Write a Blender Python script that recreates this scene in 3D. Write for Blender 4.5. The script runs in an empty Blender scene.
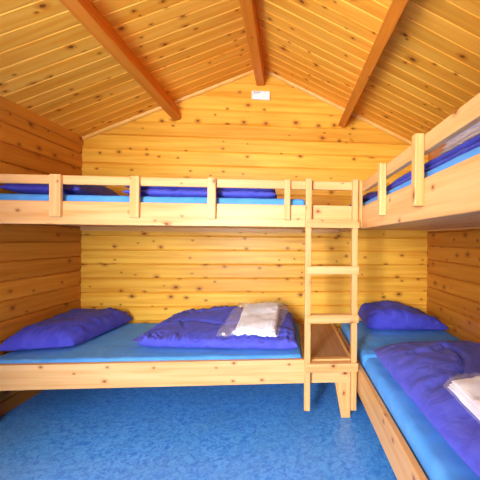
import bpy, bmesh, math, random
from mathutils import Vector, noise
random.seed(7)
S = bpy.context.scene
COL = S.collection

# ------------------------------------------------------------------ materials
def newmat(name):
    m = bpy.data.materials.new(name); m.use_nodes = True
    nt = m.node_tree; nt.nodes.clear()
    out = nt.nodes.new('ShaderNodeOutputMaterial'); b = nt.nodes.new('ShaderNodeBsdfPrincipled')
    nt.links.new(b.outputs[0], out.inputs[0])
    return m, nt, b
def math_n(nt, op, a, b=None, c=None, clamp=False):
    n = nt.nodes.new('ShaderNodeMath'); n.operation = op; n.use_clamp = clamp
    for i, v in enumerate((a, b, c)):
        if v is None: continue
        if isinstance(v, (int, float)): n.inputs[i].default_value = v
        else: nt.links.new(v, n.inputs[i])
    return n.outputs[0]
def mixc(nt, f, a, b, mode='MIX'):
    n = nt.nodes.new('ShaderNodeMix'); n.data_type = 'RGBA'; n.blend_type = mode
    for s, v in ((n.inputs[0], f), (n.inputs[6], a), (n.inputs[7], b)):
        if isinstance(v, (int, float)): s.default_value = v
        elif isinstance(v, tuple): s.default_value = (*v, 1)
        else: nt.links.new(v, s)
    return n.outputs[2]
def maprange(nt, v, a, b, c=0., d=1.):
    n = nt.nodes.new('ShaderNodeMapRange'); n.interpolation_type = 'SMOOTHSTEP'
    nt.links.new(v, n.inputs[0])
    for i, x in enumerate((a, b, c, d)): n.inputs[i+1].default_value = x
    return n.outputs[0]
def scaled(nt, src, sx, sy, sz=1.):
    n = nt.nodes.new('ShaderNodeVectorMath'); n.operation = 'MULTIPLY'
    nt.links.new(src, n.inputs[0]); n.inputs[1].default_value = (sx, sy, sz); return n.outputs[0]
def pine(name, light, mid, knotcol=(.15, .04, .008), knots=.52, rough=.42, kx=6.2, ky=9.0, ksize=.085, tint=.16, spec=.3, grain=(.33, .72)):
    m, nt, b = newmat(name)
    uv = nt.nodes.new('ShaderNodeUVMap').outputs[0]
    # knots: one candidate per voronoi cell, only some of them present
    vo = nt.nodes.new('ShaderNodeTexVoronoi'); vo.voronoi_dimensions = '2D'; vo.inputs['Scale'].default_value = 1
    wob = nt.nodes.new('ShaderNodeTexNoise'); wob.inputs['Scale'].default_value = 45; nt.links.new(uv, wob.inputs[0])
    va = nt.nodes.new('ShaderNodeVectorMath'); va.operation = 'MULTIPLY_ADD'
    nt.links.new(wob.outputs['Color'], va.inputs[0]); va.inputs[1].default_value = (.07, .07, 0)
    nt.links.new(scaled(nt, uv, kx, ky), va.inputs[2]); nt.links.new(va.outputs[0], vo.inputs['Vector'])
    sep = nt.nodes.new('ShaderNodeSeparateColor'); nt.links.new(vo.outputs['Color'], sep.inputs[0])
    dist = vo.outputs['Distance']
    cl_ = nt.nodes.new('ShaderNodeTexNoise'); cl_.inputs['Scale'].default_value = 1; cl_.inputs['Detail'].default_value = 1
    nt.links.new(scaled(nt, uv, 1.1, 1.6), cl_.inputs[0])
    present = math_n(nt, 'LESS_THAN', sep.outputs[0], math_n(nt, 'MULTIPLY', maprange(nt, cl_.outputs[0], .35, .62, .35, 1.35), knots))
    size = math_n(nt, 'MULTIPLY_ADD', math_n(nt, 'POWER', sep.outputs[1], 2.2), ksize*1.0, ksize*.46)
    rel = math_n(nt, 'DIVIDE', dist, size)
    core = math_n(nt, 'MULTIPLY', maprange(nt, rel, 1.15, .55), present)
    halo = math_n(nt, 'MULTIPLY', maprange(nt, rel, 3.2, .8), present)
    # grain bends round the knots
    bend = nt.nodes.new('ShaderNodeCombineXYZ'); nt.links.new(math_n(nt, 'MULTIPLY', halo, .012), bend.inputs[1])
    ad = nt.nodes.new('ShaderNodeVectorMath'); nt.links.new(uv, ad.inputs[0]); nt.links.new(bend.outputs[0], ad.inputs[1])
    def nz(sx, sy, det=3., dist_=.4):
        n = nt.nodes.new('ShaderNodeTexNoise'); n.inputs['Scale'].default_value = 1; n.inputs['Detail'].default_value = det
        n.inputs['Distortion'].default_value = dist_
        nt.links.new(scaled(nt, ad.outputs[0], sx, sy), n.inputs[0]); return n.outputs[0]
    g1 = nz(1.3, 26); g2 = nz(3.5, 130, 2.); g3 = nz(.9, 5, 2.)
    g = math_n(nt, 'MULTIPLY_ADD', g1, .75, math_n(nt, 'MULTIPLY', g2, .25))
    ring = maprange(nt, g, grain[0], grain[1])
    c = mixc(nt, ring, light, mid)
    at = nt.nodes.new('ShaderNodeAttribute'); at.attribute_name = 'tint'
    tv = math_n(nt, 'MULTIPLY_ADD', math_n(nt, 'SUBTRACT', at.outputs['Fac'], .5), tint*2, math_n(nt, 'MULTIPLY_ADD', g3, .35, .825))
    cc = nt.nodes.new('ShaderNodeCombineColor')
    for i, p in enumerate((.7, 1.0, 1.5)):
        nt.links.new(math_n(nt, 'POWER', tv, p), cc.inputs[i])
    c = mixc(nt, 1., c, cc.outputs[0], 'MULTIPLY')
    c = mixc(nt, math_n(nt, 'MULTIPLY', halo, .6), c, (mid[0]*.62, mid[1]*.42, mid[2]*.3))
    c = mixc(nt, math_n(nt, 'MULTIPLY', core, .88), c, knotcol)
    nt.links.new(c, b.inputs['Base Color'])
    b.inputs['Roughness'].default_value = rough; b.inputs['Specular IOR Level'].default_value = spec
    bp = nt.nodes.new('ShaderNodeBump'); bp.inputs['Strength'].default_value = .12; bp.inputs['Distance'].default_value = .002
    nt.links.new(g, bp.inputs['Height']); nt.links.new(bp.outputs[0], b.inputs['Normal'])
    return m
def fabric(name, col, col2, rough=.8, sheen=.04, wr=9., bump=.7, dist=.012):
    m, nt, b = newmat(name)
    tc = nt.nodes.new('ShaderNodeTexCoord').outputs['Object']
    n = nt.nodes.new('ShaderNodeTexNoise'); n.inputs['Scale'].default_value = wr; n.inputs['Detail'].default_value = 5
    n.inputs['Distortion'].default_value = 1.2; nt.links.new(tc, n.inputs[0])
    nt.links.new(mixc(nt, maprange(nt, n.outputs[0], .35, .65), col, col2), b.inputs['Base Color'])
    b.inputs['Roughness'].default_value = rough; b.inputs['Sheen Weight'].default_value = sheen
    b.inputs['Specular IOR Level'].default_value = .3
    bp = nt.nodes.new('ShaderNodeBump'); bp.inputs['Strength'].default_value = bump; bp.inputs['Distance'].default_value = dist
    nt.links.new(n.outputs[0], bp.inputs['Height']); nt.links.new(bp.outputs[0], b.inputs['Normal'])
    return m
def plain(name, col, rough=.5):
    m, nt, b = newmat(name)
    n = nt.nodes.new('ShaderNodeTexNoise'); n.inputs['Scale'].default_value = 30
    nt.links.new(mixc(nt, n.outputs[0], col, tuple(x*.93 for x in col)), b.inputs['Base Color'])
    b.inputs['Roughness'].default_value = rough; return m

M = {}
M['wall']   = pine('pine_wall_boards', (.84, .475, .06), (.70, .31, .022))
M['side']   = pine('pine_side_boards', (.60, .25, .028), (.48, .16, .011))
M['ceil']   = pine('pine_ceiling_boards', (.88, .47, .065), (.80, .33, .026), knots=.42, kx=7, ky=11, ksize=.11, tint=.10, spec=.12)
M['beam']   = pine('oiled_pine_purlin', (.68, .235, .022), (.56, .16, .012), knots=.3, tint=.05)
M['frame']  = pine('planed_pine', (.71, .43, .175), (.60, .285, .08), knots=.42, ksize=.07, tint=.06)
M['ply']    = pine('brown_plywood', (.42, .23, .12), (.34, .17, .08), knots=0., tint=.03, rough=.6)
M['trim']   = pine('pine_moulding', (.84, .50, .14), (.76, .38, .07), knots=.1, tint=.03)
M['duvet']  = fabric('violet_blue_quilt', (.062, .074, .52), (.082, .098, .60), wr=14, bump=.55)
M['pillow'] = fabric('violet_blue_pillow', (.045, .050, .50), (.062, .07, .58), wr=12, bump=.6)
M['sheet']  = fabric('blue_sheet', (.065, .30, .82), (.085, .34, .88), wr=7, bump=.3)
M['white']  = fabric('white_linen', (.84, .88, .96), (.79, .83, .93), wr=16, bump=.4, sheen=0)
M['sign']   = plain('white_plastic', (.9, .9, .9), .35)
M['ink']    = plain('grey_print', (.25, .25, .27), .6)
M['steel']  = plain('brass_handle', (.6, .55, .4), .3)
M['ground'] = plain('pale_gravel', (.42, .40, .36), .9)

def floor_mat():
    m, nt, b = newmat('blue_marbled_linoleum')
    tc = nt.nodes.new('ShaderNodeTexCoord').outputs['Object']
    def nz(s, d, di):
        n = nt.nodes.new('ShaderNodeTexNoise'); n.inputs['Scale'].default_value = s; n.inputs['Detail'].default_value = d
        n.inputs['Distortion'].default_value = di; nt.links.new(tc, n.inputs[0]); return n.outputs[0]
    a = nz(40, 6, 1.3); c = nz(4, 3, .5)
    col = mixc(nt, maprange(nt, a, .34, .62), (.022, .20, .80), (.095, .37, .96))
    col = mixc(nt, math_n(nt, 'MULTIPLY', maprange(nt, c, .4, .7), .25), col, (.08, .28, .66))
    nt.links.new(col, b.inputs['Base Color']); b.inputs['Roughness'].default_value = .33
    b.inputs['Specular IOR Level'].default_value = .45
    return m
M['floor'] = floor_mat()
def glass_mat(name, alpha, rough):
    m, nt, b = newmat(name); nt.nodes.remove(b)
    out = [n for n in nt.nodes if n.type == 'OUTPUT_MATERIAL'][0]
    t = nt.nodes.new('ShaderNodeBsdfTransparent'); g = nt.nodes.new('ShaderNodeBsdfGlossy')
    g.inputs['Roughness'].default_value = rough
    d = nt.nodes.new('ShaderNodeBsdfDiffuse'); d.inputs[0].default_value = (.9, .92, .97, 1)
    x = nt.nodes.new('ShaderNodeMixShader'); x.inputs[0].default_value = .5
    nt.links.new(g.outputs[0], x.inputs[1]); nt.links.new(d.outputs[0], x.inputs[2])
    y = nt.nodes.new('ShaderNodeMixShader'); y.inputs[0].default_value = alpha
    nt.links.new(t.outputs[0], y.inputs[1]); nt.links.new(x.outputs[0], y.inputs[2]); nt.links.new(y.outputs[0], out.inputs[0])
    return m
M['glass'] = glass_mat('window_glass', .04, .02)
M['film'] = glass_mat('clear_plastic_wrap', .14, .15)

# ------------------------------------------------------------------ builders
def link(name, me, mat, parent=None, loc=None):
    o = bpy.data.objects.new(name, me); COL.objects.link(o)
    if mat: me.materials.append(mat)
    if parent: o.parent = parent
    if loc: o.location = loc
    return o
def tag(o, label=None, cat=None, group=None, kind=None):
    if label: o['label'] = label
    if cat: o['category'] = cat
    if group: o['group'] = group
    if kind: o['kind'] = kind
    return o
def root(name, loc, label, cat, group=None):
    e = bpy.data.objects.new(name, None); COL.objects.link(e); e.location = loc; e.empty_display_size = .1
    return tag(e, label, cat, group)
def finish(bm, name, mat, parent=None, smooth=False, recalc=True):
    if recalc: bmesh.ops.recalc_face_normals(bm, faces=bm.faces)
    me = bpy.data.meshes.new(name); bm.to_mesh(me); bm.free()
    for p in me.polygons: p.use_smooth = smooth
    o = link(name, me, mat)
    if parent:
        o.parent = parent
        pl = Vector(parent.location)
        for v in me.vertices: v.co -= pl
    return o
def prep(bm):
    return bm.loops.layers.uv.new('UVMap'), bm.faces.layers.float.new('tint')
def uv_face(f, uvl, U, V, off):
    for l in f.loops:
        l[uvl].uv = (l.vert.co.dot(U)+off[0], l.vert.co.dot(V)+off[1])
def add_board(bm, lay, lo, hi, bev=.004, quad=None):
    """a plank or beam between two corners, eased edges, grain along its longest side.
    quad: optional function(co)->co applied afterwards (for tapers and tilts)."""
    uvl, tl = lay
    t = bmesh.new()
    bmesh.ops.create_cube(t, size=1)
    for v in t.verts:
        v.co = Vector(((lo[i]+hi[i])/2 + v.co[i]*(hi[i]-lo[i]) for i in range(3)))
    if bev: bmesh.ops.bevel(t, geom=t.edges[:], offset=bev, segments=2, affect='EDGES', profile=.5)
    bmesh.ops.recalc_face_normals(t, faces=t.faces)
    dims = [hi[i]-lo[i] for i in range(3)]; ax = dims.index(max(dims))
    off = (random.uniform(0, 50), random.uniform(0, 50)); tint = random.random()
    A = Vector((ax == 0, ax == 1, ax == 2))
    vm = {}
    for v in t.verts:
        vm[v.index] = bm.verts.new(quad(v.co) if quad else v.co)
    t.verts.index_update()
    vs = [vm[i] for i in range(len(t.verts))]
    for f in t.faces:
        nf = bm.faces.new([vs[v.index] for v in f.verts])
        n = f.normal; k = max((i for i in range(3) if i != ax), key=lambda i: abs(n[i]))
        other = 3-ax-k; B = Vector((other == 0, other == 1, other == 2))
        for l, v in zip(nf.loops, f.verts):
            l[uvl].uv = (v.co.dot(A)+off[0], v.co.dot(B)+off[1]+k*3.7)
        nf[tl] = tint; nf.smooth = False
    t.free()
def board(name, lo, hi, mat, parent=None, bev=.004, quad=None):
    bm = bmesh.new(); lay = prep(bm); add_board(bm, lay, lo, hi, bev, quad)
    return finish(bm, name, mat, parent)
def planks(name, O, U, V, N, length, v0, v1, pitch, phase, mat, thick=.05, groove=.012, cut=(), gw=.009, edge_glint=None):
    """boarded surface: boards run along U, stacked along V, N faces the room. cut: bisect planes (co, no) removing the outer side"""
    O, U, V, N = map(Vector, (O, U, V, N)); bm = bmesh.new(); uvl, tl = prep(bm)
    k0 = math.floor((v0-phase)/pitch); v = phase+k0*pitch
    while v < v1-1e-5:
        a, b = max(v, v0), min(v+pitch, v1); v += pitch
        if b-a < .002: continue
        g0 = groove if a > v0 else 0; g1 = groove if b < v1 else 0
        prof = [(a, -thick), (a, -g0), (a+gw, 0), (b-gw, 0), (b, -g1), (b, -thick)]
        A = [bm.verts.new(O+V*p+N*q) for p, q in prof]; B = [bm.verts.new(O+U*length+V*p+N*q) for p, q in prof]
        off = (random.uniform(0, 60), random.uniform(0, 60)); tint = random.random()
        fs = [bm.faces.new(A), bm.faces.new(B[::-1])]
        for i in range(6):
            j = (i+1) % 6; fs.append(bm.faces.new((A[i], B[i], B[j], A[j])))
        for f in fs:
            uv_face(f, uvl, U, V, off); f[tl] = tint
        if edge_glint is not None:
            fs[3][tl] = edge_glint  # highlight painted into the tint of one chamfer per board
    for co, no in cut:
        r = bmesh.ops.bisect_plane(bm, geom=bm.verts[:]+bm.edges[:]+bm.faces[:], plane_co=co, plane_no=no, clear_outer=True)
    bmesh.ops.recalc_face_normals(bm, faces=bm.faces)
    o = finish(bm, name, mat, recalc=False); tag(o, kind='structure'); return o

# ------------------------------------------------------------------ room shell
XL, XR, YB, YF = -1.82, 1.33, 2.88, -.25
AX, AZ, SL = -.265, 2.722, .447
def roof(x): return AZ - SL*abs(x-AX)
P = .128
cl = math.hypot(1, SL)
nl = Vector((-SL, 0, 1))/cl; nr = Vector((SL, 0, 1))/cl      # outward normals of the slopes
cuts = [(Vector((AX, 0, AZ+.012)), nl), (Vector((AX, 0, AZ+.012)), nr)]
o = bpy.data.objects
fl = bmesh.new(); lay = prep(fl); add_board(fl, lay, (XL-.1, YF-.1, -.06), (XR+.1, YB+.1, 0), 0)
tag(finish(fl, 'floor', M['floor']), kind='structure')
planks('wall_back', (XL-.06, YB, 0), (1, 0, 0), (0, 0, 1), (0, -1, 0), XR-XL+.12, 0, 2.74, P, .019, M['wall'], cut=cuts)
# side walls (solid)
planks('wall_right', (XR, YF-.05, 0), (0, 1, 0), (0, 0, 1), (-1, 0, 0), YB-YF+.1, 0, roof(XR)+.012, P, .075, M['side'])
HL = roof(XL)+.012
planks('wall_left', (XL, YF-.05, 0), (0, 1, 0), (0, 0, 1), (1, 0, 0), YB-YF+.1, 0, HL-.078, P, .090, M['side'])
board('trim_1', (XL-.05, YF, HL-.078), (XL+.012, YB, HL+.0), M['side'], bev=.003); tag(o['trim_1'], kind='structure')
# front wall behind the camera: an open doorway on the left, a window to its right
DX0, DX1, DZ = -1.18, -.22, 1.98
WX0, WX1, WZ0, WZ1 = .10, .80, .95, 1.85
for nm, x0, x1, z0, z1 in (('wall_front_left', XL, DX0, 0, 2.74), ('wall_front_lintel', DX0, DX1, DZ, 2.74), ('wall_front', DX1, WX0, 0, 2.74), ('wall_front_right', WX1, XR, 0, 2.74), ('wall_front_below', WX0, WX1, 0, WZ0), ('wall_front_above', WX0, WX1, WZ1, 2.74)):
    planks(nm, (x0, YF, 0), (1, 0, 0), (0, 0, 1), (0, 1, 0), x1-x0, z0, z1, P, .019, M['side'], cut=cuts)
bm = bmesh.new(); lay = prep(bm)
for lo, hi in (((DX0, YF-.06, 0), (DX0+.03, YF+.012, DZ)), ((DX1-.03, YF-.06, 0), (DX1, YF+.012, DZ)), ((DX0+.03, YF-.06, DZ-.03), (DX1-.03, YF+.012, DZ))):
    add_board(bm, lay, lo, hi, .003)
tag(finish(bm, 'trim_2', M['frame']), kind='structure')
d = root('door_1', (DX0, YF-.07, 0), None, None); d['kind'] = 'structure'
bm = bmesh.new(); lay = prep(bm)
for k in range(6): add_board(bm, lay, (DX0-.045, YF-.07-.13*(k+1)+.001, .01), (DX0-.005, YF-.07-.13*k-.001, 1.9), .004)
finish(bm, 'door_leaf', M['frame'], d)
bm = bmesh.new(); lay = prep(bm); add_board(bm, lay, (DX0-.005, YF-.80, .98), (DX0+.04, YF-.68, 1.0), .005)
finish(bm, 'door_handle', M['steel'], d)
w = bpy.data.objects.new('window_1', None); COL.objects.link(w); w.location = (WX0, YF, WZ0); w['kind'] = 'structure'
bm = bmesh.new(); lay = prep(bm)
mx = (WX0+WX1)/2
for lo, hi in (((WX0, YF-.06, WZ0), (WX1, YF+.015, WZ0+.05)), ((WX0, YF-.06, WZ1-.05), (WX1, YF+.015, WZ1)), ((WX0, YF-.06, WZ0+.05), (WX0+.05, YF+.015, WZ1-.05)), ((WX1-.05, YF-.06, WZ0+.05), (WX1, YF+.015, WZ1-.05)), ((mx-.03, YF-.06, WZ0+.05), (mx+.03, YF+.015, WZ1-.05))):
    add_board(bm, lay, lo, hi, .003)
finish(bm, 'window_frame', M['frame'], w)
for a, b_ in ((WX0+.05, mx-.03), (mx+.03, WX1-.05)):
    bm = bmesh.new(); lay = prep(bm); add_board(bm, lay, (a, YF-.03, WZ0+.05), (b_, YF-.026, WZ1-.05), 0)
    finish(bm, 'window_pane', M['glass'], w)
# ceiling: two boarded slopes, boards run from eave to ridge
CP = .0985
planks('ceiling', (AX, YF-.05, AZ), Vector((-1, 0, -SL))/cl, (0, 1, 0), -nl, (AX-XL+.06)*cl, 0, YB-YF+.06, CP, .03, M['ceil'], thick=.06, groove=.0035, gw=.006, edge_glint=1.5)
planks('ceiling_right', (AX, YF-.05, AZ), Vector((1, 0, -SL))/cl, (0, 1, 0), -nr, (XR-AX+.06)*cl, 0, YB-YF+.06, CP, .03, M['ceil'], thick=.06, groove=.0035, gw=.006, edge_glint=1.5)
# moulding where the gable meets the slopes
def moulding(name, sx, x0, x1):
    bm = bmesh.new(); uvl, tl = prep(bm); rings = []
    for x in (x0, x1):
        z = roof(x); r = []
        nn = nl if sx < 0 else nr
        for k in range(7):
            a = math.pi/2*k/6
            r.append(bm.verts.new(Vector((x, YB-.024*math.cos(a)-.001, z)) - nn*(.024*math.sin(a)+.001)))
        r.append(bm.verts.new((x, YB-.001, z))); rings.append(r)
    for i in range(8):
        j = (i+1) % 8
        f = bm.faces.new((rings[0][i], rings[0][j], rings[1][j], rings[1][i])); uv_face(f, uvl, Vector((1, 0, 0)), Vector((0, 1, 1)), (3, 5)); f[tl] = .8
    for r in rings: bm.faces.new(r)
    tag(finish(bm, name, M['trim']), kind='structure')
moulding('trim_3', -1, XL+.002, AX-.04); moulding('trim_4', 1, AX+.04, XR-.002)
# ground outside
bm = bmesh.new(); lay = prep(bm); add_board(bm, lay, (-14, -14, -.3), (14, 14, -.12), 0)
tag(finish(bm, 'ground', M['ground']), kind='structure')

# ------------------------------------------------------------------ purlins
def purlin(x, w, h, tilt, label, ztop=None):
    """beam running front to back; (x) is its centre on the ceiling, tilt=outward normal of the slope"""
    zc_ = roof(x)+ (.0 if tilt is not None else -.0)
    n = tilt if tilt is not None else Vector((0, 0, 1)); side = Vector((n.z, 0, -n.x))
    c = Vector((x, 0, zc_ if ztop is None else ztop))
    def q(co): return c + side*co.x + n*co.z + Vector((0, co.y, 0))
    bm = bmesh.new(); lay = prep(bm); add_board(bm, lay, (-w/2, YF, -h), (w/2, YB-.0015, -.001), .004, q)
    ob = finish(bm, 'purlin', M['beam']); return tag(ob, label, 'roof beam', None)
purlin(-1.065, .066, .165, nl, 'reddish pine purlin under the left roof slope, nearest the left wall')
purlin(AX, .074, .155, None, 'ridge beam of reddish pine at the peak of the roof above the white sign', ztop=AZ-.01)
purlin(.552, .066, .165, nr, 'reddish pine purlin under the right roof slope, above the right bunk')

# sign
sg = root('wall_sign', (-.26, YB, 2.463), 'small white rectangular plaque on back wall under the ridge beam', 'sign')
bm = bmesh.new(); lay = prep(bm); add_board(bm, lay, (-.343, YB-.028, 2.424), (-.177, YB-.0005, 2.503), .007); finish(bm, 'plaque', M['sign'], sg)
for x0, x1, z0, z1 in ((-.325, -.262, 2.484, 2.491), (-.325, -.285, 2.472, 2.475), (-.222, -.212, 2.484, 2.488)):
    bm = bmesh.new(); lay = prep(bm); add_board(bm, lay, (x0, YB-.0292, z0), (x1, YB-.0275, z1), 0); finish(bm, 'printed_line', M['ink'], sg)

# ------------------------------------------------------------------ bunks
FY = 1.97                       # front face of the back bunk
def parts(r, items):
    for it in items:
        nm, lo, hi, mt = it[:4]; bm = bmesh.new(); lay = prep(bm); add_board(bm, lay, lo, hi, it[4] if len(it) > 4 else .004)
        ob = finish(bm, nm, M[mt], r)
        if len(it) > 5: ob['label'] = it[5]
bb = root('bunk_bed', (-.68, FY+.4, 0), 'pine two-tier bunk running along the back wall behind the ladder', 'bunk bed')
XE = .448
parts(bb, [
    ('lower_side_board', (XL+.003, FY, .232), (XE, FY+.032, .383), 'frame'),
    ('upper_side_board', (XL+.003, FY, 1.226), (XE-.008, FY+.032, 1.367), 'frame'),
    ('guard_rail', (XL+.003, FY, 1.468), (XE-.008, FY+.026, 1.522), 'frame'),
    ('lower_bed_base', (XL+.003, FY+.033, .25), (.10, YB-.03, .27), 'ply', .001),
    ('upper_bed_base', (XL+.003, FY+.033, 1.245), (.472, YB-.03, 1.265), 'frame', .001),
    ('corner_panel', (.112, FY+.033, .352), (.425, YB-.03, .368), 'ply', .001, 'brown plywood shelf panel'),
    ('divider_board', (.102, FY+.033, .27), (.111, YB-.03, .372), 'frame', .001),
    ('edge_batten', (.404, FY+.034, .369), (.424, YB-.03, .379), 'frame', .002),
    ('edge_batten', (.113, FY+.034, .369), (.403, FY+.056, .379), 'frame', .002),
    ('wall_batten', (XL+.003, YB-.028, .21), (.425, YB-.002, .30), 'frame'),
    ('wall_batten', (XL+.003, YB-.028, 1.21), (.472, YB-.002, 1.29), 'frame'),
    ('corner_post', (.4415, FY-.012, 1.226), (.4745, FY+.03, 1.53), 'frame'),
])
for x0, x1 in ((-1.416, -1.352), (-.957, -.903), (-.498, -.447), (-.026, .012)):
    parts(bb, [('guard_post', (x0, FY-.024, 1.27), (x1, FY-.0005, 1.524), 'frame')])
def taper(co):
    t = max(0, min(1, (.30-co.z)/.30))
    x = co.x
    if x < .36: x += .055*t
    return Vector((x, co.y, co.z))
bm = bmesh.new(); lay = prep(bm); add_board(bm, lay, (.297, FY+.006, 0), (.412, FY+.045, .2315), .004, taper)
finish(bm, 'leg', M['frame'], bb)
bm = bmesh.new(); lay = prep(bm); add_board(bm, lay, (XL+.004, FY+.034, 0), (XL+.06, FY+.074, .249), .004)
finish(bm, 'leg', M['frame'], bb)

RX, RX2 = .458, .476
NY = .60                        # near end of the right bunk
rb = root('bunk_bed', (.9, 1.7, 0), 'pine two-tier bunk along the right wall, running towards the viewer', 'bunk bed')
parts(rb, [
    ('lower_side_board', (.453, NY, .168), (.483, YB-.03, .335), 'frame'),
    ('upper_side_board', (RX2, NY, 1.222), (RX2+.032, YB-.031, 1.367), 'frame'),
    ('guard_rail', (RX2+.002, NY, 1.462), (RX2+.030, FY, 1.522), 'frame'),
    ('lower_bed_base', (RX+.033, NY+.03, .25), (XR-.003, YB-.03, .27), 'ply', .001),
    ('upper_bed_base', (RX2+.033, NY+.03, 1.245), (XR-.03, YB-.03, 1.265), 'frame', .001),
    ('end_board', (.484, NY, .168), (XR-.003, NY+.028, .335), 'frame'),
    ('end_board', (RX2+.033, NY, 1.222), (XR-.003, NY+.028, 1.367), 'frame'),
    ('wall_batten', (XR-.028, NY+.03, 1.235), (XR-.002, YB-.031, 1.30), 'frame'),
    ('leg', (RX+.034, NY+.03, 0), (RX+.074, NY+.13, .249), 'frame'),
    ('leg', (XR-.06, NY+.03, 0), (XR-.005, NY+.13, .249), 'frame'),
    ('leg', (RX+.034, YB-.2, 0), (RX+.074, YB-.1, .249), 'frame'),
])
for y0, y1 in ((1.478, 1.515), (1.055, 1.092), (.632, .669)):
    parts(rb, [('guard_post', (RX2-.034, y0, 1.268), (RX2-.0005, y1, 1.524), 'frame')])

ld = root('ladder', (.28, FY-.02, .07), 'pale pine ladder with four rungs fixed to the front of the bunks at the corner', 'ladder')
LY0, LY1 = FY-.046, FY-.0245
parts(ld, [('stile', (.108, FY-.044, .078), (.146, FY-.001, 1.53), 'frame'), ('stile', (.404, FY-.044, .072), (.440, FY-.001, 1.53), 'frame')])
for z0, z1 in ((1.222, 1.272), (.932, .983), (.628, .678), (.322, .375)):
    bm = bmesh.new(); lay = prep(bm)
    add_board(bm, lay, (.1465, FY-.042, z0), (.4035, FY-.001, z1), .003)
    add_board(bm, lay, (.118, FY-.058, z0), (.446, FY-.0445, z1), .003)
    finish(bm, 'rung', M['frame'], ld)
for x in (.127, .422):
    bm = bmesh.new(); lay = prep(bm); bmesh.ops.create_cone(bm, cap_ends=True, segments=10, radius1=.006, radius2=.006, depth=.006)
    for v in bm.verts: v.co += Vector((x, FY-.022, 1.532))
    finish(bm, 'screw_head', M['ink'], ld)

# ------------------------------------------------------------------ soft things
def N3(x, y, z=0): return noise.noise(Vector((x, y, z)))
def ss(a, b, x):
    t = max(0., min(1., (x-a)/(b-a))); return t*t*(3-2*t)
def slab(name, corners, H, mat, nu=70, nv=50, p=6., q=.5, wr=.006, wf=9., pinch=0., bow=0., seams=(), rnd=0., bot=.35, parent=None, seed=0., tilt=None, pin_n=20., bm=None):
    """closed cushion: corners (x,y,z of rest surface) c00,c10,c11,c01; H(u,v)=thickness"""
    own = bm is None
    if own: bm = bmesh.new()
    c = [Vector(k) for k in corners]
    T, B = [], []
    for i in range(nu+1):
        a, b = [], []
        u = .5-.5*math.cos(math.pi*i/nu)
        for j in range(nv+1):
            v = .5-.5*math.cos(math.pi*j/nv)
            su, sv = 2*u-1, 2*v-1
            # edges bow inward between the corners
            uu = .5+.5*su*(1-bow*(1-sv*sv)-rnd*sv**4); vv = .5+.5*sv*(1-bow*(1-su*su)-rnd*su**4)
            pt = (c[0]*(1-uu)*(1-vv)+c[1]*uu*(1-vv)+c[2]*uu*vv+c[3]*(1-uu)*vv)
            e = max(0., (1-abs(su)**p)*(1-abs(sv)**p))**q
            h = H(u, v) if callable(H) else H
            n = wr*(N3(pt.x*wf, pt.y*wf*1.2, seed)+.5*N3(pt.x*wf*2.3, pt.y*wf*2.3, seed+5))
            if pinch:
                du = min(u, 1-u); dv = min(v, 1-v)
                n += pinch*(math.exp(-(du/.12)**2)*N3(seed, vv*pin_n, 1.7)+math.exp(-(dv/.14)**2)*N3(uu*pin_n, seed, 3.1))*e
            s = 0.
            for fn, wd, dp in seams:
                s -= dp*math.exp(-(fn(u, v)/wd)**2)
            zt = h*bot + (h*(1-bot)+n*min(1, e*2)+s*e)*e
            zb = h*bot*(1-e)
            wob = .004*Vector((N3(pt.x*11, pt.y*11, seed+9), N3(pt.x*11, pt.y*11, seed+13), 0))
            a.append(bm.verts.new(pt+wob+Vector((0, 0, zt))))
            b.append(a[-1] if (i in (0, nu) or j in (0, nv)) else bm.verts.new(pt+Vector((0, 0, zb))))
        T.append(a); B.append(b)
    for i in range(nu):
        for j in range(nv):
            for G, r in ((T, 1), (B, -1)):
                vs = [G[i][j], G[i+1][j], G[i+1][j+1], G[i][j+1]][::r]
                try: bm.faces.new(vs)
                except ValueError: pass
    if own: return finish(bm, name, mat, parent, smooth=True)
def mattress(lo, hi, label, round_=.03, wr=.002, seed=0., group=None):
    bm = bmesh.new(); bmesh.ops.create_cube(bm, size=1)
    for v in bm.verts: v.co = Vector(((lo[i]+hi[i])/2+v.co[i]*(hi[i]-lo[i]) for i in range(3)))
    bmesh.ops.bevel(bm, geom=bm.edges[:], offset=round_, segments=5, affect='EDGES', profile=.5)
    L = [hi[i]-lo[i] for i in range(3)]; ax = 0 if L[0] > L[1] else 1
    for k in range(1, 60):
        co = Vector(lo); co[ax] = lo[ax]+L[ax]*k/60; no = Vector((ax == 0, ax == 1, 0))
        bmesh.ops.bisect_plane(bm, geom=bm.verts[:]+bm.edges[:]+bm.faces[:], plane_co=co, plane_no=no)
    for k in range(1, 24):
        o2 = 1-ax; co = Vector(lo); co[o2] = lo[o2]+L[o2]*k/24; no = Vector((o2 == 0, o2 == 1, 0))
        bmesh.ops.bisect_plane(bm, geom=bm.verts[:]+bm.edges[:]+bm.faces[:], plane_co=co, plane_no=no)
    for v in bm.verts:
        if v.co.z > lo[2]+round_:
            v.co.z += wr*N3(v.co.x*9, v.co.y*9, seed)+wr*.8*N3(v.co.x*26, v.co.y*8, seed)+wr*.7*N3(v.co.x*7, v.co.y*30, seed)
    ob = finish(bm, 'mattress', M['sheet'], smooth=True); return tag(ob, label, 'mattress', group)
mattress((XL+.006, FY+.036, .272), (.098, YB-.032, .398), 'long blue sheeted mattress on lower bunk along the back wall', .022, .0035, 1)
mattress((RX+.036, 1.975, .272), (XR-.006, YB-.034, .402), 'short blue sheeted mattress section under the pillow in the right lower bunk', .03, .004, 2)
mattress((RX+.036, NY+.032, .272), (XR-.006, 1.965, .396), 'blue sheeted mattress under the large quilt on the right lower bunk', .035, .004, 3)
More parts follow.
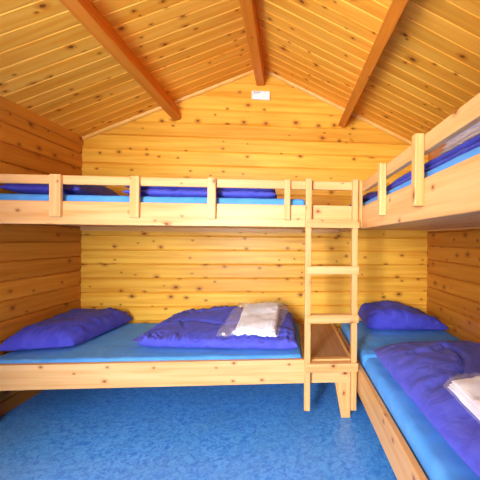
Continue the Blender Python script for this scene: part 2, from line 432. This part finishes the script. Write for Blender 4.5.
mattress((XL+.006, FY+.036, 1.267), (.11, YB-.032, 1.412), 'blue mattress on upper bunk along the back wall', .025, .002, 4)
mattress((RX2+.036, NY+.032, 1.267), (XR-.032, YB-.034, 1.412), 'blue mattress on upper bunk along the right wall', .025, .002, 5)

# pillows
def surf_of(ob):
    from mathutils.bvhtree import BVHTree
    loc = ob.location
    bv = BVHTree.FromPolygons([v.co+loc for v in ob.data.vertices], [tuple(p.vertices) for p in ob.data.polygons])
    def f(x, y):
        best = -9
        for dx, dy in ((0, 0), (.02, 0), (-.02, 0), (0, .02), (0, -.02)):
            h = bv.ray_cast(Vector((x+dx, y+dy, 3)), Vector((0, 0, -1)))
            if h[0] is not None and h[0].z > best: best = h[0].z
        return best
    return f
def hp1(u, v): return (.145+.02*v)*(1-.12*u)
tag(slab('pillow', [(-1.815, 2.08, .406), (-1.415, 2.165, .406), (-1.355, 2.835, .406), (-1.812, 2.83, .406)], hp1, M['pillow'], p=5.5, q=.45, wr=.012, wf=7, pinch=.045, bow=.015, bot=.20, seed=2.2),
    'violet-blue pillow in the shaded left end of the lower bunk by the left wall', 'pillow')
def hp2(u, v): return (.185-.095*ss(.42, 1.05, u))*(.90+.14*v)
tag(slab('pillow', [(.635, 2.44, .412), (1.30, 2.41, .412), (1.27, 2.835, .412), (.65, 2.835, .412)], hp2, M['pillow'], p=6, q=.42, wr=.014, wf=8, pinch=.05, bow=.02, bot=.28, seed=4.7),
    'plump violet-blue pillow in the back corner on the right lower bunk', 'pillow')
tag(slab('pillow', [(-1.80, 2.06, 1.418), (-1.33, 2.08, 1.418), (-1.35, 2.70, 1.418), (-1.80, 2.70, 1.418)], .15, M['pillow'], p=3.2, q=.5, wr=.012, wf=8, pinch=.04, bow=.05, bot=.25, seed=6.1),
    'violet-blue pillow behind the guard rail at left end of back upper bunk', 'pillow')
tag(slab('pillow', [(.54, 2.20, 1.418), (1.20, 2.20, 1.418), (1.20, 2.80, 1.418), (.54, 2.80, 1.418)], .12, M['pillow'], p=3.2, q=.5, wr=.012, wf=8, pinch=.04, bow=.05, bot=.25, seed=8.3),
    'dark blue pillow in the far corner of the right upper bunk', 'pillow')

# folded quilts: two stacked layers in one mesh
def quilt(layers, label, seed):
    bm = bmesh.new()
    for i, (c, H, kw) in enumerate(layers):
        slab('q', c, H, None, nu=100, nv=80, bm=bm, seed=seed+i*3, **kw)
    ob = finish(bm, 'quilt', M['duvet'], smooth=True); return tag(ob, label, 'quilt')
z0 = .404
sA = [(lambda u, v: v-.42-.07*math.sin(u*9), .016, .020), (lambda u, v: v-.80-.05*math.sin(u*8+2), .016, .020),
      (lambda u, v: u-.24-.05*math.sin(v*9), .010, .016), (lambda u, v: u-.55-.04*math.sin(v*8+1), .010, .016)]
q1 = quilt([([(-1.00, 2.16, z0), (.07, 2.05, z0), (.065, 2.74, z0), (-.96, 2.80, z0)], .075, dict(p=14, q=.42, wr=.006, wf=12, pinch=.05, bot=.45, pin_n=34)),
       ([(-1.07, 2.17, z0+.035), (.06, 2.07, z0+.045), (.05, 2.73, z0+.06), (-.95, 2.79, z0+.05)], lambda u, v: (.045+.070*ss(0, .85, v))*(.6+.4*ss(0, .35, u))*(1-.25*ss(.8, 1, u)*v), dict(p=7, q=.5, wr=.014, wf=5, pinch=.055, bot=.4, seams=sA, pin_n=44, rnd=.03))],
      'folded violet-blue quilt on the lower back bunk under the wrapped white linen', 3.)
sB = [(lambda u, v: u-.36-.11*math.sin(v*11+.2), .016, .040), (lambda u, v: u-.80-.06*math.sin(v*12+3), .014, .022),
      (lambda u, v: v-.42-.05*math.sin(u*11), .008, .018), (lambda u, v: v-.74-.04*math.sin(u*10+2), .008, .018)]
q2 = quilt([([(.66, .66, z0), (1.31, .66, z0), (1.31, 1.96, z0), (.63, 1.96, z0)], .08, dict(p=8, q=.5, wr=.006, wf=10, pinch=.02, bot=.45)),
       ([(.56, .66, z0+.01), (1.315, .66, z0+.045), (1.315, 2.00, z0+.04), (.525, 2.00, z0+.008)], lambda u, v: (.145-.035*ss(.3, 1, u))*(1-.30*ss(.75, 1, v)), dict(p=3.6, q=.5, wr=.018, wf=6, pinch=.05, bot=.30, seams=sB, rnd=.07))],
      'large violet-blue quilt spread along the right lower bunk', 11.)
q3 = quilt([([(-1.06, 2.06, 1.418), (-.08, 2.06, 1.418), (-.09, 2.72, 1.418), (-1.04, 2.74, 1.418)], .06, dict(p=10, q=.5, wr=.008, wf=12, pinch=.03, bot=.45)),
       ([(-1.06, 2.07, 1.46), (-.09, 2.07, 1.46), (-.10, 2.70, 1.46), (-1.04, 2.72, 1.46)], .06, dict(p=8, q=.55, wr=.014, wf=9, pinch=.05, bot=.4))],
      'folded violet-blue quilt behind the guard rail on the back upper bunk', 17.)
q4 = quilt([([(.555, .80, 1.418), (1.28, .80, 1.418), (1.28, 1.80, 1.418), (.545, 1.80, 1.418)], .034, dict(p=10, q=.5, wr=.004, wf=12, pinch=.02, bot=.45)),
       ([(.56, .80, 1.436), (1.28, .80, 1.436), (1.28, 1.78, 1.436), (.55, 1.78, 1.436)], lambda u, v: .050*(1-.5*ss(.7, 1, v)), dict(p=6, q=.5, wr=.010, wf=9, pinch=.03, bot=.4))],
      'folded violet-blue quilt on the right upper bunk behind its rail', 23.)

# folded white linen, laid on the quilt below it
def linen(c, n, th, label, seed, surf, film=None):
    b0 = [Vector(k) for k in c]; cen = sum(b0, Vector())/4
    r = root('folded_linen', cen, label, 'linen')
    def lay_on(ob, lift):
        loc = ob.location+cen
        for v in ob.data.vertices:
            x, y = v.co.x+cen.x, v.co.y+cen.y
            z = max(surf(x, y), surf(cen.x, cen.y)-.06)
            v.co.z += z-cen.z+lift
    for i in range(n):
        f = 1-.025*i
        cc = [cen+(k-cen)*f+Vector((.008*N3(seed, i*3.3), .008*N3(i*2.1, seed), i*th*.92)) for k in b0]
        lay_on(slab('folded_sheet', cc, th, M['white'], nu=36, nv=36, p=14, q=.5, wr=.005, wf=14, bot=.5, parent=r, seed=seed+i), .004)
    if film:
        fc = [k+Vector((*dv, 0)) for k, dv in zip(b0, film)]
        lay_on(slab('plastic_wrap', fc, n*th+.02, M['film'], nu=50, nv=50, p=9, q=.5, wr=.014, wf=24, pinch=.03, bot=.2, parent=r, seed=seed+20), .002)
    return r
linen([(-.355, 2.12, 0), (-.075, 2.10, 0), (-.055, 2.60, 0), (-.345, 2.61, 0)], 3, .017,
      'white folded linen in clear plastic on the lower back bunk quilt', 1.5, surf_of(q1), film=[(-.12, -.0), (.012, -.01), (.07, .0), (-.06, .0)])
linen([(.635, .76, 0), (1.04, .76, 0), (1.02, 1.205, 0), (.64, 1.195, 0)], 3, .014,
      'flat pile of folded white linen on the large quilt of right lower bunk', 5.5, surf_of(q2), film=[(-.008, -.02), (.02, -.02), (.015, .015), (-.012, .015)])
linen([(.60, .78, 0), (.96, .78, 0), (.96, 1.22, 0), (.60, 1.20, 0)], 3, .020,
      'white crumpled linen in plastic on the right upper bunk', 9.5, surf_of(q4), film=[(-.02, -.03), (.03, -.03), (.02, .02), (-.02, .05)])

# ------------------------------------------------------------------ light
W = bpy.data.worlds.new('World'); S.world = W; W.use_nodes = True
bg = W.node_tree.nodes['Background']; bg.inputs[0].default_value = (.86, .94, 1., 1); bg.inputs[1].default_value = 1.6
def area(loc, rot, sx, sy, e, col, name, portal=False):
    l = bpy.data.lights.new(name, 'AREA'); l.shape = 'RECTANGLE'; l.size = sx; l.size_y = sy; l.energy = e; l.color = col
    if portal: l.cycles.is_portal = True
    ob = bpy.data.objects.new(name, l); COL.objects.link(ob); ob.location = loc; ob.rotation_euler = rot; return ob
dx_ = (DX0+DX1)/2
area((mx, YF-.08, (WZ0+WZ1)/2), (math.radians(90), 0, 0), WX1-WX0, WZ1-WZ0, 1, (1, 1, 1), 'window_portal', True)
area((dx_, YF-.08, DZ/2), (math.radians(90), 0, 0), DX1-DX0, DZ, 1, (1, 1, 1), 'door_portal', True)
# daylight pouring in at the open door and the window
al = area((-1.22, -1.25, 1.25), (0, 0, 0), 1.1, 1.2, 190, (.95, .97, 1), 'open_yard_daylight')
al.rotation_euler = Vector((1.35, 3.2, -.35)).to_track_quat('-Z', 'Y').to_euler()
lp = bpy.data.lights.new('upper_fill', 'POINT'); lp.energy = 10; lp.shadow_soft_size = .08; lp.color = (1, .93, .86)  # added fill light without a fixture, lifts the ceiling and upper wall
lo = bpy.data.objects.new('upper_fill', lp); COL.objects.link(lo); lo.location = (-.80, .2, 2.05)
sun = bpy.data.lights.new('sun', 'SUN'); sun.energy = 8; sun.angle = math.radians(.6); sun.color = (1, .96, .9)
so = bpy.data.objects.new('sun', sun); COL.objects.link(so)
so.rotation_euler = Vector((-1.13-(DX1-.03), 1.58-YF-.012, -(DZ-.03))).to_track_quat('-Z', 'Y').to_euler()

# ------------------------------------------------------------------ camera
cam = bpy.data.cameras.new('camera'); co = bpy.data.objects.new('camera', cam); COL.objects.link(co)
cam.sensor_width = 36; cam.lens = 310/480*36; cam.shift_x = -(311-240)/480; cam.shift_y = 0; cam.clip_start = .02
th = math.atan(.074); r = .009
F = Vector((math.sin(th), math.cos(th), 0)); R0 = Vector((math.cos(th), -math.sin(th), 0)); U0 = Vector((0, 0, 1))
R = R0*math.cos(r)+U0*math.sin(r); U = U0*math.cos(r)-R0*math.sin(r)
from mathutils import Matrix
mt = Matrix((R, U, -F)).transposed().to_4x4(); mt.translation = Vector((0, 0, 1.145)); co.matrix_world = mt
S.camera = co
vs = S.view_settings
vs.view_transform = 'Standard'; vs.look = 'None'; vs.exposure = 0.95; vs.gamma = 1; vs.use_curve_mapping = False
S.cycles.max_bounces = 12; S.cycles.diffuse_bounces = 8
